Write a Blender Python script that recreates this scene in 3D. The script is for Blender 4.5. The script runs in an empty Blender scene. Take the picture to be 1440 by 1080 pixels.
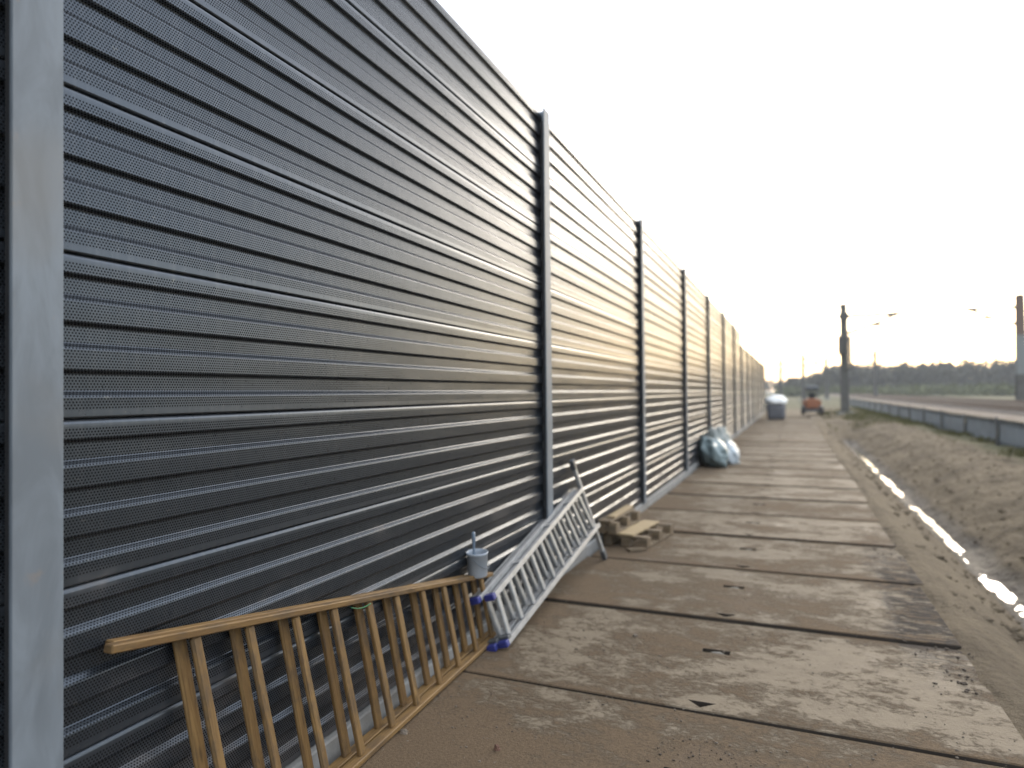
import bpy, bmesh, math, random
from mathutils import Vector, Matrix, noise
random.seed(7)
R = math.radians
scene = bpy.context.scene
col = scene.collection

# ------------------------------------------------------------------ camera
cam_data = bpy.data.cameras.new('camera')
cam = bpy.data.objects.new('camera', cam_data)
col.objects.link(cam)
YAW, PITCH, ROLL = R(22.9), R(0.78), R(0.53)
fw = Vector((-math.sin(YAW)*math.cos(PITCH), math.cos(YAW)*math.cos(PITCH), math.sin(PITCH)))
rt = Vector((math.cos(YAW), math.sin(YAW), 0))
up = rt.cross(fw)
rt, up = rt*math.cos(ROLL)-up*math.sin(ROLL), up*math.cos(ROLL)+rt*math.sin(ROLL)
cm = Matrix((rt, up, -fw)).transposed().to_4x4()
cm.translation = Vector((0, 0, 1.67))
cam.matrix_world = cm
cam_data.sensor_width = 36
cam_data.lens = 23.375
cam_data.clip_start = 0.05
cam_data.clip_end = 5000
cam_data.dof.use_dof = True
cam_data.dof.focus_distance = 2.65
cam_data.dof.aperture_fstop = 1.2
scene.camera = cam

# ------------------------------------------------------------------ light
SUN_AZ, SUN_EL = R(13), R(19)          # azimuth measured from +Y (along the wall) towards +X
world = bpy.data.worlds.new('World')
scene.world = world
world.use_nodes = True
wn, wl = world.node_tree.nodes, world.node_tree.links
wn.clear()
sky = wn.new('ShaderNodeTexSky')
sky.sky_type = 'NISHITA'
sky.sun_disc = False
sky.sun_elevation = SUN_EL
sky.sun_rotation = SUN_AZ
sky.air_density = 1.0
sky.dust_density = 1.7
sky.ozone_density = 1.0
veil = wn.new('ShaderNodeVectorMath'); veil.operation = 'ADD'      # even overcast veil over the clear sky
# overcast sky is brighter overhead than at the horizon
wtc = wn.new('ShaderNodeTexCoord'); wsep = wn.new('ShaderNodeSeparateXYZ'); wl.new(wtc.outputs['Generated'], wsep.inputs[0])
wcl = wn.new('ShaderNodeMath'); wcl.operation = 'MAXIMUM'; wl.new(wsep.outputs[2], wcl.inputs[0]); wcl.inputs[1].default_value = 0.0
wma = wn.new('ShaderNodeMath'); wma.operation = 'MULTIPLY_ADD'; wl.new(wcl.outputs[0], wma.inputs[0]); wma.inputs[1].default_value = 1.5; wma.inputs[2].default_value = 0.55
wsc = wn.new('ShaderNodeVectorMath'); wsc.operation = 'SCALE'; wsc.inputs[0].default_value = (7.1, 7.35, 7.75); wl.new(wma.outputs[0], wsc.inputs['Scale'])
wl.new(wsc.outputs[0], veil.inputs[1])
bg = wn.new('ShaderNodeBackground'); bg.inputs[1].default_value = 0.125
wo = wn.new('ShaderNodeOutputWorld')
soft = wn.new('ShaderNodeHueSaturation'); soft.inputs['Saturation'].default_value = 1.0      # the cloud veil washes the colour out
wl.new(sky.outputs[0], soft.inputs['Color']); wl.new(soft.outputs[0], veil.inputs[0]); wl.new(veil.outputs[0], bg.inputs[0]); wl.new(bg.outputs[0], wo.inputs[0])
sun_data = bpy.data.lights.new('sun', 'SUN')
sun_data.energy = 0.8
sun_data.angle = R(16)
sun_data.color = (1.0, 0.90, 0.76)
sun = bpy.data.objects.new('sun', sun_data)
col.objects.link(sun)
sd = Vector((math.sin(SUN_AZ)*math.cos(SUN_EL), math.cos(SUN_AZ)*math.cos(SUN_EL), math.sin(SUN_EL)))
sun.rotation_euler = sd.to_track_quat('Z', 'Y').to_euler()
sun.location = (20, 40, 30)

vs = scene.view_settings
vs.view_transform = 'Standard'; vs.look = 'None'; vs.gamma = 1.0; vs.exposure = 0.32
vs.use_curve_mapping = False
scene.render.engine = 'CYCLES'
scene.cycles.use_denoising = True
scene.cycles.max_bounces = 6

# ------------------------------------------------------------------ node helpers
class G:
    def __init__(s, name):
        s.m = bpy.data.materials.new(name); s.m.use_nodes = True
        s.n = s.m.node_tree.nodes; s.l = s.m.node_tree.links
        s.b = s.n['Principled BSDF']
    def put(s, sock, v):
        if isinstance(v, bpy.types.NodeSocket): s.l.new(v, sock)
        elif isinstance(v, (tuple, list)) and len(v) == 3 and sock.type == 'RGBA': sock.default_value = (*v, 1)
        else: sock.default_value = v
    def math(s, op, a, b=0.0, c=None):
        n = s.n.new('ShaderNodeMath'); n.operation = op
        s.put(n.inputs[0], a); s.put(n.inputs[1], b)
        if c is not None: s.put(n.inputs[2], c)
        return n.outputs[0]
    def vm(s, op, a, b=(0, 0, 0)):
        n = s.n.new('ShaderNodeVectorMath'); n.operation = op
        s.put(n.inputs[0], a); s.put(n.inputs[1], b)
        return n.outputs['Value'] if op in ('LENGTH', 'DOT_PRODUCT') else n.outputs[0]
    def pos(s): return s.n.new('ShaderNodeNewGeometry').outputs['Position']
    def obj(s): return s.n.new('ShaderNodeTexCoord').outputs['Object']
    def uv(s): return s.n.new('ShaderNodeTexCoord').outputs['UV']
    def rnd(s): return s.n.new('ShaderNodeObjectInfo').outputs['Random']
    def xyz(s, v):
        n = s.n.new('ShaderNodeSeparateXYZ'); s.put(n.inputs[0], v); return n.outputs
    def comb(s, x, y, z):
        n = s.n.new('ShaderNodeCombineXYZ'); s.put(n.inputs[0], x); s.put(n.inputs[1], y); s.put(n.inputs[2], z); return n.outputs[0]
    def noise(s, vec, scale=5, detail=4, rough=0.55, dist=0.0):
        n = s.n.new('ShaderNodeTexNoise'); s.put(n.inputs['Vector'], vec)
        n.inputs['Scale'].default_value = scale; n.inputs['Detail'].default_value = detail
        n.inputs['Roughness'].default_value = rough; n.inputs['Distortion'].default_value = dist
        return n.outputs[0]
    def voro(s, vec, scale=5, feat='F1'):
        n = s.n.new('ShaderNodeTexVoronoi'); n.feature = feat; s.put(n.inputs['Vector'], vec); n.inputs['Scale'].default_value = scale
        return n.outputs['Distance']
    def ramp(s, f, a, b):
        n = s.n.new('ShaderNodeMapRange'); n.interpolation_type = 'SMOOTHSTEP'
        s.put(n.inputs[0], f); n.inputs[1].default_value = a; n.inputs[2].default_value = b
        return n.outputs[0]
    def lerp(s, f, a, b):
        n = s.n.new('ShaderNodeMapRange'); s.put(n.inputs[0], f); n.inputs[3].default_value = a; n.inputs[4].default_value = b
        return n.outputs[0]
    def mix(s, f, a, b, mode='MIX'):
        n = s.n.new('ShaderNodeMix'); n.data_type = 'RGBA'; n.blend_type = mode
        s.put(n.inputs[0], f); s.put(n.inputs[6], a); s.put(n.inputs[7], b)
        return n.outputs[2]
    def bump(s, h, strength=0.4, dist=0.01, base=None):
        n = s.n.new('ShaderNodeBump'); n.inputs['Strength'].default_value = strength; n.inputs['Distance'].default_value = dist
        s.put(n.inputs['Height'], h)
        if base is not None: s.l.new(base, n.inputs['Normal'])
        return n.outputs[0]
    def out(s, color=None, rough=None, metal=None, normal=None, spec=None):
        for k, v in (('Base Color', color), ('Roughness', rough), ('Metallic', metal), ('Normal', normal), ('Specular IOR Level', spec)):
            if v is not None: s.put(s.b.inputs[k], v)
        return s.m

# ------------------------------------------------------------------ materials
def mat_panel():
    g = G('perforated_panel')
    uv = g.uv(); s = g.xyz(uv)
    a = 0.0105
    p = g.vm('MULTIPLY', uv, (1/a, 1/(a*1.7320508), 0))
    def cell(v):
        q = g.vm('SUBTRACT', g.vm('FRACTION', v), (0.5, 0.5, 0))
        return g.vm('LENGTH', g.vm('MULTIPLY', q, (a, a*1.7320508, 0)))
    d = g.math('MINIMUM', cell(p), cell(g.vm('ADD', p, (0.5, 0.5, 0))))
    hole = g.math('LESS_THAN', d, 0.0031)
    inside = g.math('MULTIPLY', g.math('GREATER_THAN', s[1], 0.030), g.math('LESS_THAN', s[1], 0.534))
    hole = g.math('MULTIPLY', hole, inside)
    P = g.pos(); ps = g.xyz(P)
    # dust settled on the paint and brown splashes low on the sheet
    n1 = g.noise(g.vm('MULTIPLY', P, (1, 0.9, 2.2)), 2.2, 6, 0.65)
    low = g.math('SUBTRACT', 1.15, ps[2])
    splash = g.ramp(g.math('ADD', g.math('MULTIPLY', low, 0.22), n1), 0.60, 0.82)
    fine = g.noise(P, 60, 4, 0.6)
    streak = g.noise(g.vm('MULTIPLY', P, (1, 14, 0.6)), 3, 4, 0.6)
    coat = g.mix(g.ramp(streak, 0.42, 0.75), (0.062, 0.075, 0.092), (0.080, 0.092, 0.108))
    coat = g.mix(g.math('MULTIPLY', g.rnd(), 0.3), coat, (0.078, 0.087, 0.099))
    coat = g.mix(g.math('MULTIPLY', splash, 0.35), coat, (0.10, 0.072, 0.05))
    specks = g.ramp(g.noise(g.vm('MULTIPLY', P, (1, 1, 1.6)), 38, 2, 0.5), 0.735, 0.76)
    coat = g.mix(g.math('MULTIPLY', specks, 0.3), coat, (0.22, 0.22, 0.2))
    c = g.mix(hole, coat, (0.006, 0.006, 0.007))
    r = g.lerp(fine, 0.24, 0.34)
    r = g.math('ADD', r, g.math('MULTIPLY', splash, 0.2))
    r = g.math('ADD', r, g.math('MULTIPLY', hole, 0.5))
    warp = g.noise(g.vm('MULTIPLY', P, (1, 1.3, 6)), 1.3, 2, 0.4)
    dent = g.noise(g.vm('MULTIPLY', P, (1, 1.0, 1.6)), 5.0, 3, 0.5)
    nb = g.bump(g.math('ADD', warp, g.math('MULTIPLY', dent, 0.12)), 0.16, 0.02)
    sp = g.math('MULTIPLY', g.math('SUBTRACT', 1.0, hole), 0.62)
    met = g.math('MULTIPLY', g.math('SUBTRACT', 1.0, hole), g.math('SUBTRACT', 0.70, g.math('MULTIPLY', splash, 0.45)))
    return g.out(c, r, met, nb, sp)

def mat_galv(name='galvanised_steel', base=(0.12, 0.14, 0.16)):
    g = G(name); P = g.pos()
    n = g.noise(g.vm('MULTIPLY', P, (1, 1, 0.35)), 9, 5, 0.6, 0.6)
    big = g.noise(P, 2.3, 3, 0.5)
    c = g.mix(g.ramp(n, 0.3, 0.7), base, tuple(min(1, v*1.45) for v in base))
    c = g.mix(g.math('MULTIPLY', g.ramp(big, 0.5, 0.75), 0.45), c, (0.17, 0.166, 0.155))
    rust = g.math('MULTIPLY', g.ramp(g.noise(P, 13, 4, 0.65), 0.60, 0.70), g.ramp(g.noise(P, 3.1, 2, 0.5), 0.47, 0.6))
    c = g.mix(g.math('MULTIPLY', rust, 0.6), c, (0.30, 0.19, 0.10))
    return g.out(c, g.lerp(n, 0.5, 0.68), 0.1, g.bump(n, 0.08, 0.004))

def mat_concrete(name, base, dark):
    g = G(name); P = g.pos()
    n = g.noise(P, 4, 6, 0.6); f = g.noise(P, 90, 4, 0.6)
    c = g.mix(g.ramp(n, 0.35, 0.68), base, dark)
    c = g.mix(g.math('MULTIPLY', f, 0.3), c, tuple(v*1.35 for v in base))
    return g.out(c, 0.9, 0, g.bump(f, 0.3, 0.004), 0.3)

def mat_slab():
    g = G('muddy_concrete_slab'); P = g.pos(); rn = g.rnd()
    ps = g.xyz(P)
    off = g.comb(g.math('MULTIPLY', rn, 31.0), g.math('MULTIPLY', rn, 17.0), 0.0)
    Q = g.vm('ADD', P, off)
    st = g.vm('MULTIPLY', Q, (0.85, 1.15, 1))
    big = g.noise(st, 1.5, 9, 0.66, 0.25)
    mid = g.noise(g.vm('MULTIPLY', Q, (0.8, 1.25, 1)), 7, 8, 0.7, 0.2)
    fine = g.noise(Q, 70, 5, 0.65)
    grit = g.noise(Q, 190, 3, 0.6)
    conc = g.mix(g.ramp(mid, 0.35, 0.7), (0.188, 0.149, 0.102), (0.132, 0.101, 0.066))
    conc = g.mix(g.math('MULTIPLY', rn, 0.6), conc, (0.140, 0.112, 0.077))
    # brown mud film: everywhere thin, thick where the big noise is high; denser near the camera end and the wall
    near = g.ramp(ps[1], 3.75, 2.6)
    edge = g.ramp(ps[0], -1.1, -1.9)
    m = g.math('ADD', g.math('ADD', big, g.math('MULTIPLY', g.math('SUBTRACT', rn, 0.5), 0.10)), g.math('ADD', g.math('MULTIPLY', near, 0.13), g.math('MULTIPLY', edge, 0.10)))
    m = g.math('ADD', m, g.math('MULTIPLY', g.math('SUBTRACT', mid, 0.5), 0.55))
    m = g.math('ADD', m, g.math('MULTIPLY', g.math('SUBTRACT', g.noise(g.vm('MULTIPLY', Q, (0.8, 1.2, 1)), 34, 6, 0.75), 0.5), 0.55))
    lo_ = g.xyz(g.obj())[1]                     # mud gathers along the joints
    jn = g.math('MAXIMUM', g.ramp(lo_, 0.10, 0.0), g.ramp(lo_, 1.36, 1.474))
    m = g.math('ADD', m, g.math('MULTIPLY', jn, 0.09))
    mud = g.ramp(m, 0.455, 0.63)
    mudc = g.mix(g.ramp(fine, 0.35, 0.65), (0.080, 0.049, 0.025), (0.126, 0.084, 0.047))
    c = g.mix(g.math('MULTIPLY', mud, 0.92), conc, mudc)
    # dark ruts of wet mud at the outer edge of the plates
    wob = g.noise(P, 2.2, 4, 0.6)
    rutzone = g.math('MULTIPLY', g.ramp(g.math('ADD', ps[0], g.math('MULTIPLY', wob, 0.5)), 0.78, 0.95), g.math('MULTIPLY', g.ramp(ps[1], 4.2, 5.3), g.ramp(ps[1], 8.6, 7.0)))
    rp = g.noise(g.vm('MULTIPLY', P, (1.5, 4.5, 1)), 4.2, 5, 0.6, 1.0)
    rut = g.math('MULTIPLY', g.ramp(rp, 0.44, 0.52), rutzone)
    c = g.mix(g.math('MULTIPLY', rut, 0.92), c, (0.024, 0.019, 0.018))
    # small dark clods, chips and pale scratches
    sp = g.ramp(g.noise(g.vm('MULTIPLY', Q, (0.8, 1.3, 1)), 24, 3, 0.6), 0.66, 0.72)
    c = g.mix(g.math('MULTIPLY', sp, 0.75), c, (0.055, 0.042, 0.03))
    sp2 = g.ramp(g.noise(Q, 75, 2, 0.5), 0.68, 0.73)
    c = g.mix(g.math('MULTIPLY', sp2, 0.7), c, (0.05, 0.038, 0.027))
    wh = g.math('MULTIPLY', g.ramp(g.noise(Q, 44, 5, 0.75, 1.5), 0.665, 0.70), g.ramp(g.noise(Q, 1.7, 2, 0.5), 0.5, 0.62))
    c = g.mix(g.math('MULTIPLY', wh, 0.6), c, (0.36, 0.33, 0.28))
    c = g.mix(g.math('MULTIPLY', grit, 0.25), c, (0.155, 0.127, 0.09))
    h = g.math('ADD', g.math('MULTIPLY', fine, 0.5), g.math('ADD', g.math('MULTIPLY', mud, 0.5), g.math('MULTIPLY', rut, -0.9)))
    h = g.math('ADD', h, g.math('MULTIPLY', g.math('MULTIPLY', grit, mud), 0.55))
    damp = g.ramp(g.noise(Q, 1.1, 4, 0.6), 0.55, 0.7)
    c2 = g.mix(g.math('MULTIPLY', damp, 0.4), c, g.mix(1.0, c, (0.55, 0.5, 0.46), 'MULTIPLY'))
    c = c2
    r = g.math('SUBTRACT', g.math('MAXIMUM', g.lerp(mud, 0.78, 0.95), rut), g.math('MULTIPLY', damp, 0.2))
    return g.out(c, r, 0, g.bump(h, 0.9, 0.013), 0.3)

def mat_soil():
    g = G('sandy_soil'); P = g.pos(); ps = g.xyz(P)
    big = g.noise(g.vm('MULTIPLY', P, (1, 0.6, 1)), 1.1, 6, 0.65, 0.4)
    mid = g.noise(P, 9, 6, 0.65); fine = g.noise(P, 75, 4, 0.65)
    c = g.mix(g.ramp(big, 0.38, 0.66), (0.172, 0.133, 0.086), (0.105, 0.079, 0.051))
    c = g.mix(g.math('MULTIPLY', g.ramp(mid, 0.5, 0.72), 0.55), c, (0.085, 0.064, 0.046))
    c = g.mix(g.math('MULTIPLY', fine, 0.25), c, (0.22, 0.19, 0.14))
    # wet soil by the ditch water: a stain that follows the water line
    wet = g.math('MULTIPLY', g.ramp(g.math('ADD', ps[2], g.math('MULTIPLY', mid, 0.22)), -0.60, -0.80), g.ramp(ps[1], 60, 40))
    c = g.mix(g.math('MULTIPLY', wet, 0.75), c, (0.048, 0.041, 0.036))
    # meadow beyond the railway, thin grass on the bank top
    gn = g.noise(P, 1.6, 4, 0.6)
    band = g.math('MULTIPLY', g.ramp(g.math('ADD', ps[0], g.math('MULTIPLY', gn, 1.0)), 5.1, 5.8), g.ramp(g.math('ADD', ps[0], gn), 8.0, 7.2))
    field = g.math('MAXIMUM', band, g.math('MAXIMUM', g.ramp(ps[0], 22, 26), g.ramp(ps[1], 62, 80)))
    gc = g.mix(g.ramp(gn, 0.35, 0.65), (0.075, 0.08, 0.04), (0.125, 0.112, 0.065))
    c = g.mix(g.math('MULTIPLY', field, 0.85), c, gc)
    clod = g.voro(P, 11)
    h = g.math('ADD', g.math('ADD', mid, g.math('MULTIPLY', clod, 0.5)), g.math('MULTIPLY', fine, 0.45))
    r = g.math('SUBTRACT', 0.95, g.math('MULTIPLY', wet, 0.35))
    return g.out(c, r, 0, g.bump(h, 1.0, 0.06), 0.2)

def mat_ballast():
    g = G('ballast_stone'); P = g.pos()
    v = g.voro(P, 16); n = g.noise(P, 0.8, 4, 0.6); ps = g.xyz(P)
    c = g.mix(v, (0.12, 0.095, 0.072), (0.25, 0.215, 0.175))
    c = g.mix(g.ramp(n, 0.4, 0.65), c, (0.165, 0.13, 0.10))
    return g.out(c, 0.95, 0, g.bump(v, 0.8, 0.03), 0.2)

def mat_plain(name, c, rough=0.6, metal=0.0, var=0.18, scale=8, bump=0.1, spec=0.5):
    g = G(name); P = g.obj()
    n = g.noise(P, scale, 5, 0.6)
    cc = g.mix(g.ramp(n, 0.3, 0.7), tuple(v*(1-var) for v in c), tuple(min(1, v*(1+var)) for v in c))
    return g.out(cc, g.lerp(n, max(0.02, rough-0.08), min(1, rough+0.08)), metal, g.bump(n, bump, 0.004), spec)

def mat_wood(name, a, b, dirt, knots=True):
    g = G(name); P = g.obj(); rn = g.rnd()
    Q = g.vm('ADD', P, g.comb(g.math('MULTIPLY', rn, 37.0), g.math('MULTIPLY', rn, 11.0), g.math('MULTIPLY', rn, 5.0)))
    gr = g.noise(g.vm('MULTIPLY', Q, (2.2, 34, 34)), 2.2, 6, 0.62, 0.8)
    fi = g.noise(g.vm('MULTIPLY', Q, (6, 160, 160)), 2.0, 3, 0.6)
    c = g.mix(g.ramp(gr, 0.34, 0.68), a, b)
    c = g.mix(g.math('MULTIPLY', fi, 0.35), c, tuple(v*0.55 for v in b))
    c = g.mix(g.math('MULTIPLY', rn, 0.4), c, tuple(v*0.72 for v in b))
    kn = g.ramp(g.voro(g.vm('MULTIPLY', Q, (3.2, 12, 12)), 1.0), 0.16, 0.07)
    c = g.mix(g.math('MULTIPLY', kn, 0.7), c, tuple(v*0.3 for v in b))
    di = g.ramp(g.noise(g.vm('MULTIPLY', Q, (1, 3, 3)), 5, 6, 0.7), 0.46, 0.64)
    c = g.mix(g.math('MULTIPLY', di, 0.6), c, dirt)
    return g.out(c, g.lerp(gr, 0.5, 0.75), 0, g.bump(g.math('ADD', gr, fi), 0.25, 0.003), 0.35)

def mat_leaf(name, a, b):
    g = G(name)
    c = g.mix(g.noise(g.pos(), 0.35, 4, 0.7), a, b)
    c = g.mix(g.math('MULTIPLY', g.noise(g.pos(), 3.0, 2, 0.5), 0.4), c, tuple(v*1.5 for v in b))
    return g.out(c, 0.9, 0, None, 0.15)

M = dict(
    panel=mat_panel(), galv=mat_galv(), concrete=mat_concrete('cast_concrete', (0.26, 0.26, 0.25), (0.17, 0.165, 0.155)),
    slab=mat_slab(), sidemud_shade=mat_concrete('shaded_mud_slab_side', (0.040, 0.032, 0.025), (0.028, 0.022, 0.017)), soil=mat_soil(), ballast=mat_ballast(),
    edge=mat_plain('panel_frame', (0.045, 0.05, 0.056), 0.5),
    gasket=mat_plain('rubber_gasket', (0.015, 0.015, 0.016), 0.8),
    pine=mat_wood('honey_pine', (0.250, 0.152, 0.055), (0.142, 0.080, 0.029), (0.062, 0.045, 0.03)),
    pallet=mat_wood('weathered_pallet_wood', (0.21, 0.155, 0.095), (0.15, 0.108, 0.064), (0.075, 0.06, 0.044)),
    pale=mat_wood('fresh_spruce_board', (0.46, 0.36, 0.21), (0.36, 0.265, 0.145), (0.25, 0.19, 0.12)),
    alu=mat_plain('brushed_aluminium', (0.33, 0.335, 0.335), 0.45, 0.5, 0.12, 14, 0.05),
    blue=mat_plain('blue_plastic_cap', (0.022, 0.028, 0.15), 0.45),
    black=mat_plain('black_rubber', (0.02, 0.02, 0.021), 0.75),
    darkmetal=mat_plain('dark_grey_steel', (0.09, 0.095, 0.1), 0.5, 0.4),
    bucket=mat_plain('pale_blue_bucket_plastic', (0.36, 0.40, 0.45), 0.4, 0, 0.1, 9),
    brush=mat_plain('blue_grey_brush_handle', (0.12, 0.16, 0.21), 0.4),
    green=mat_plain('green_string', (0.02, 0.13, 0.045), 0.7),
    bagblue=mat_plain('pale_teal_plastic_film', (0.20, 0.255, 0.26), 0.32, 0, 0.25, 4, 0.35),
    bagwhite=mat_plain('milky_plastic_film', (0.42, 0.47, 0.50), 0.3, 0, 0.15, 4, 0.35),
    baggrey=mat_plain('grey_green_tarpaulin', (0.25, 0.27, 0.25), 0.5, 0, 0.25, 4, 0.35),
    white=mat_plain('white_plastic_sheet', (0.88, 0.88, 0.85), 0.5, 0, 0.05, 3),
    greybag=mat_plain('grey_woven_sack', (0.12, 0.123, 0.135), 0.8, 0, 0.2, 7),
    orange=mat_plain('orange_machine_paint', (0.24, 0.085, 0.035), 0.45, 0, 0.12, 5),
    mast=mat_concrete('weathered_mast', (0.10, 0.097, 0.088), (0.07, 0.066, 0.06)),
    mastgrey=mat_plain('zinc_grey_mast', (0.17, 0.18, 0.175), 0.6, 0.2),
    mastrust=mat_plain('rust_brown_mast', (0.125, 0.085, 0.066), 0.8),
    rail=mat_plain('rusty_rail', (0.10, 0.068, 0.048), 0.65, 0.3),
    sleeper=mat_plain('sleeper_concrete', (0.19, 0.165, 0.14), 0.9),
    film=mat_plain('blue_grey_fence_film', (0.18, 0.205, 0.225), 0.55, 0, 0.2, 2.0, 0.3),
    stake=mat_plain('grey_wooden_stake', (0.11, 0.11, 0.105), 0.8),
    stone=mat_plain('field_stone', (0.13, 0.105, 0.08), 0.9, 0, 0.35, 30, 0.6),
    redstone=mat_plain('reddish_clod', (0.13, 0.07, 0.047), 0.9, 0, 0.35, 30, 0.6),
    clod=mat_plain('dried_mud_clod', (0.075, 0.06, 0.047), 0.95, 0, 0.35, 20, 0.6, 0.2),
    wire=mat_plain('overhead_wire_metal', (0.16, 0.16, 0.16), 0.5, 0.5),
    insul=mat_plain('brown_insulator', (0.12, 0.06, 0.045), 0.3),
    leafA=mat_leaf('grey_green_wood', (0.06, 0.06, 0.046), (0.10, 0.095, 0.07)),
    leafB=mat_leaf('olive_scrub', (0.06, 0.07, 0.032), (0.11, 0.115, 0.052)),
    bark=mat_plain('tree_bark', (0.10, 0.085, 0.07), 0.95),
    grass=mat_leaf('verge_grass', (0.06, 0.064, 0.025), (0.12, 0.11, 0.045)),
)
def mat_water():
    g = G('ditch_water')
    n = g.noise(g.pos(), 7, 3, 0.5)
    m = g.out((0.035, 0.034, 0.03), 0.05, 0, g.bump(n, 0.06, 0.01), 0.6)
    return m
M['water'] = mat_water()

# ------------------------------------------------------------------ object helpers
def tag(o, label=None, cat=None, group=None, kind=None):
    if label: o['label'] = label
    if cat: o['category'] = cat
    if group: o['group'] = group
    if kind: o['kind'] = kind
    return o
def link(name, me, mat=None, parent=None, mw=None):
    o = bpy.data.objects.new(name, me); col.objects.link(o)
    if mat is not None and me is not None and not me.materials: me.materials.append(mat)
    mw = mw or Matrix.Identity(4)
    if parent is not None:
        o.parent = parent
        o.matrix_basis = world_of(parent).inverted() @ mw
    else: o.matrix_basis = mw
    return o
def world_of(o):
    m = o.matrix_basis.copy()
    while o.parent is not None:
        o = o.parent; m = o.matrix_basis @ m
    return m
def empty(name, loc, label, cat, group=None, kind=None):
    o = bpy.data.objects.new(name, None); o.empty_display_size = 0.1; col.objects.link(o); o.location = loc
    o.matrix_basis = Matrix.Translation(loc)
    return tag(o, label, cat, group, kind)
def finish(bm, name, smooth=False):
    bmesh.ops.recalc_face_normals(bm, faces=bm.faces)
    me = bpy.data.meshes.new(name); bm.to_mesh(me); bm.free()
    if smooth:
        for p in me.polygons: p.use_smooth = True
    return me
def bm_box(bm, a, b, bevel=0.0):
    r = bmesh.ops.create_cube(bm, size=1.0)
    a, b = Vector(a), Vector(b)
    for v in r['verts']: v.co = Vector((a[i]+(v.co[i]+0.5)*(b[i]-a[i]) for i in range(3)))
    if bevel > 0:
        es = list({e for v in r['verts'] for e in v.link_edges})
        bmesh.ops.bevel(bm, geom=es, offset=bevel, segments=1, affect='EDGES')
_cache = {}
def box_mesh(sx, sy, sz, bevel, mat):
    """box with its origin at the centre of its bottom"""
    key = (round(sx, 4), round(sy, 4), round(sz, 4), bevel, mat.name)
    if key not in _cache:
        bm = bmesh.new(); bm_box(bm, (-sx/2, -sy/2, 0), (sx/2, sy/2, sz), bevel)
        me = finish(bm, 'box'); me.materials.append(mat); _cache[key] = me
    return _cache[key]
def frame(p, q, side=Vector((0, 0, 1))):
    """matrix with X from p to q and Z as near to side as possible"""
    p, q = Vector(p), Vector(q); x = (q-p).normalized(); side = Vector(side)
    y = side.cross(x)
    if y.length < 1e-4: y = Vector((0, 1, 0)).cross(x)
    y.normalize(); z = x.cross(y)
    m = Matrix((x, y, z)).transposed().to_4x4(); m.translation = p
    return m, (q-p).length
def beam(name, p, q, w, t, mat, parent, side=(0, 0, 1), bevel=0.003):
    """straight bar from p to q; w across, t along 'side'"""
    m, L = frame(p, q, side)
    bm = bmesh.new(); bm_box(bm, (0, -w/2, -t/2), (L, w/2, t/2), bevel)
    return link(name, finish(bm, name), mat, parent, m)
def tube(bm, pts, rads, seg=10, cap=True):
    rings = []
    n = len(pts); pts = [Vector(p) for p in pts]
    if not isinstance(rads, (list, tuple)): rads = [rads]*n
    prev = None
    for i in range(n):
        d = (pts[min(i+1, n-1)]-pts[max(i-1, 0)]).normalized()
        ref = Vector((0, 0, 1)) if abs(d.z) < 0.9 else Vector((1, 0, 0))
        a = d.cross(ref).normalized()
        if prev is not None and a.dot(prev) < 0: a = -a
        prev = a; b = d.cross(a)
        rings.append([bm.verts.new(pts[i]+(a*math.cos(2*math.pi*k/seg)+b*math.sin(2*math.pi*k/seg))*rads[i]) for k in range(seg)])
    for i in range(n-1):
        for k in range(seg):
            bm.faces.new((rings[i][k], rings[i][(k+1) % seg], rings[i+1][(k+1) % seg], rings[i+1][k]))
    if cap:
        bm.faces.new(rings[0][::-1]); bm.faces.new(rings[-1])
def pipe(name, pts, rads, mat, parent=None, seg=10):
    bm = bmesh.new(); tube(bm, pts, rads, seg)
    return link(name, finish(bm, name, True), mat, parent)
def lathe(bm, prof, seg=24, c=(0, 0, 0)):
    c = Vector(c); rings = []
    for r, z in prof:
        rings.append([bm.verts.new(c+Vector((r*math.cos(2*math.pi*k/seg), r*math.sin(2*math.pi*k/seg), z))) for k in range(seg)])
    for i in range(len(rings)-1):
        for k in range(seg):
            bm.faces.new((rings[i][k], rings[i][(k+1) % seg], rings[i+1][(k+1) % seg], rings[i+1][k]))
    bm.faces.new(rings[0][::-1]); bm.faces.new(rings[-1])

# ------------------------------------------------------------------ ground
PROFILE = [(-900, -0.3), (-30, -0.2), (-3, -0.06), (-2.1, -0.05), (-1.93, -0.035), (-1.90, -0.15), (0.96, -0.15), (1.0, -0.05), (1.07, -0.018),
           (1.25, -0.05), (1.45, -0.16), (1.85, -0.52), (2.2, -0.84), (2.40, -0.962), (2.50, -0.966), (2.68, -0.84), (3.1, -0.56), (3.7, -0.22),
           (4.25, -0.06), (4.8, -0.03), (5.7, -0.03), (6.6, 0.1), (7.3, 0.38), (7.7, 0.44), (20, 0.44), (22, 0.2), (40, 0.1), (900, 0.0)]
def prof(x):
    for (a, za), (b, zb) in zip(PROFILE, PROFILE[1:]):
        if a <= x <= b:
            t = (x-a)/(b-a); return za+(zb-za)*t
    return 0
def sstep(a, b, x):
    t = max(0, min(1, (x-a)/(b-a))); return t*t*(3-2*t)
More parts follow.
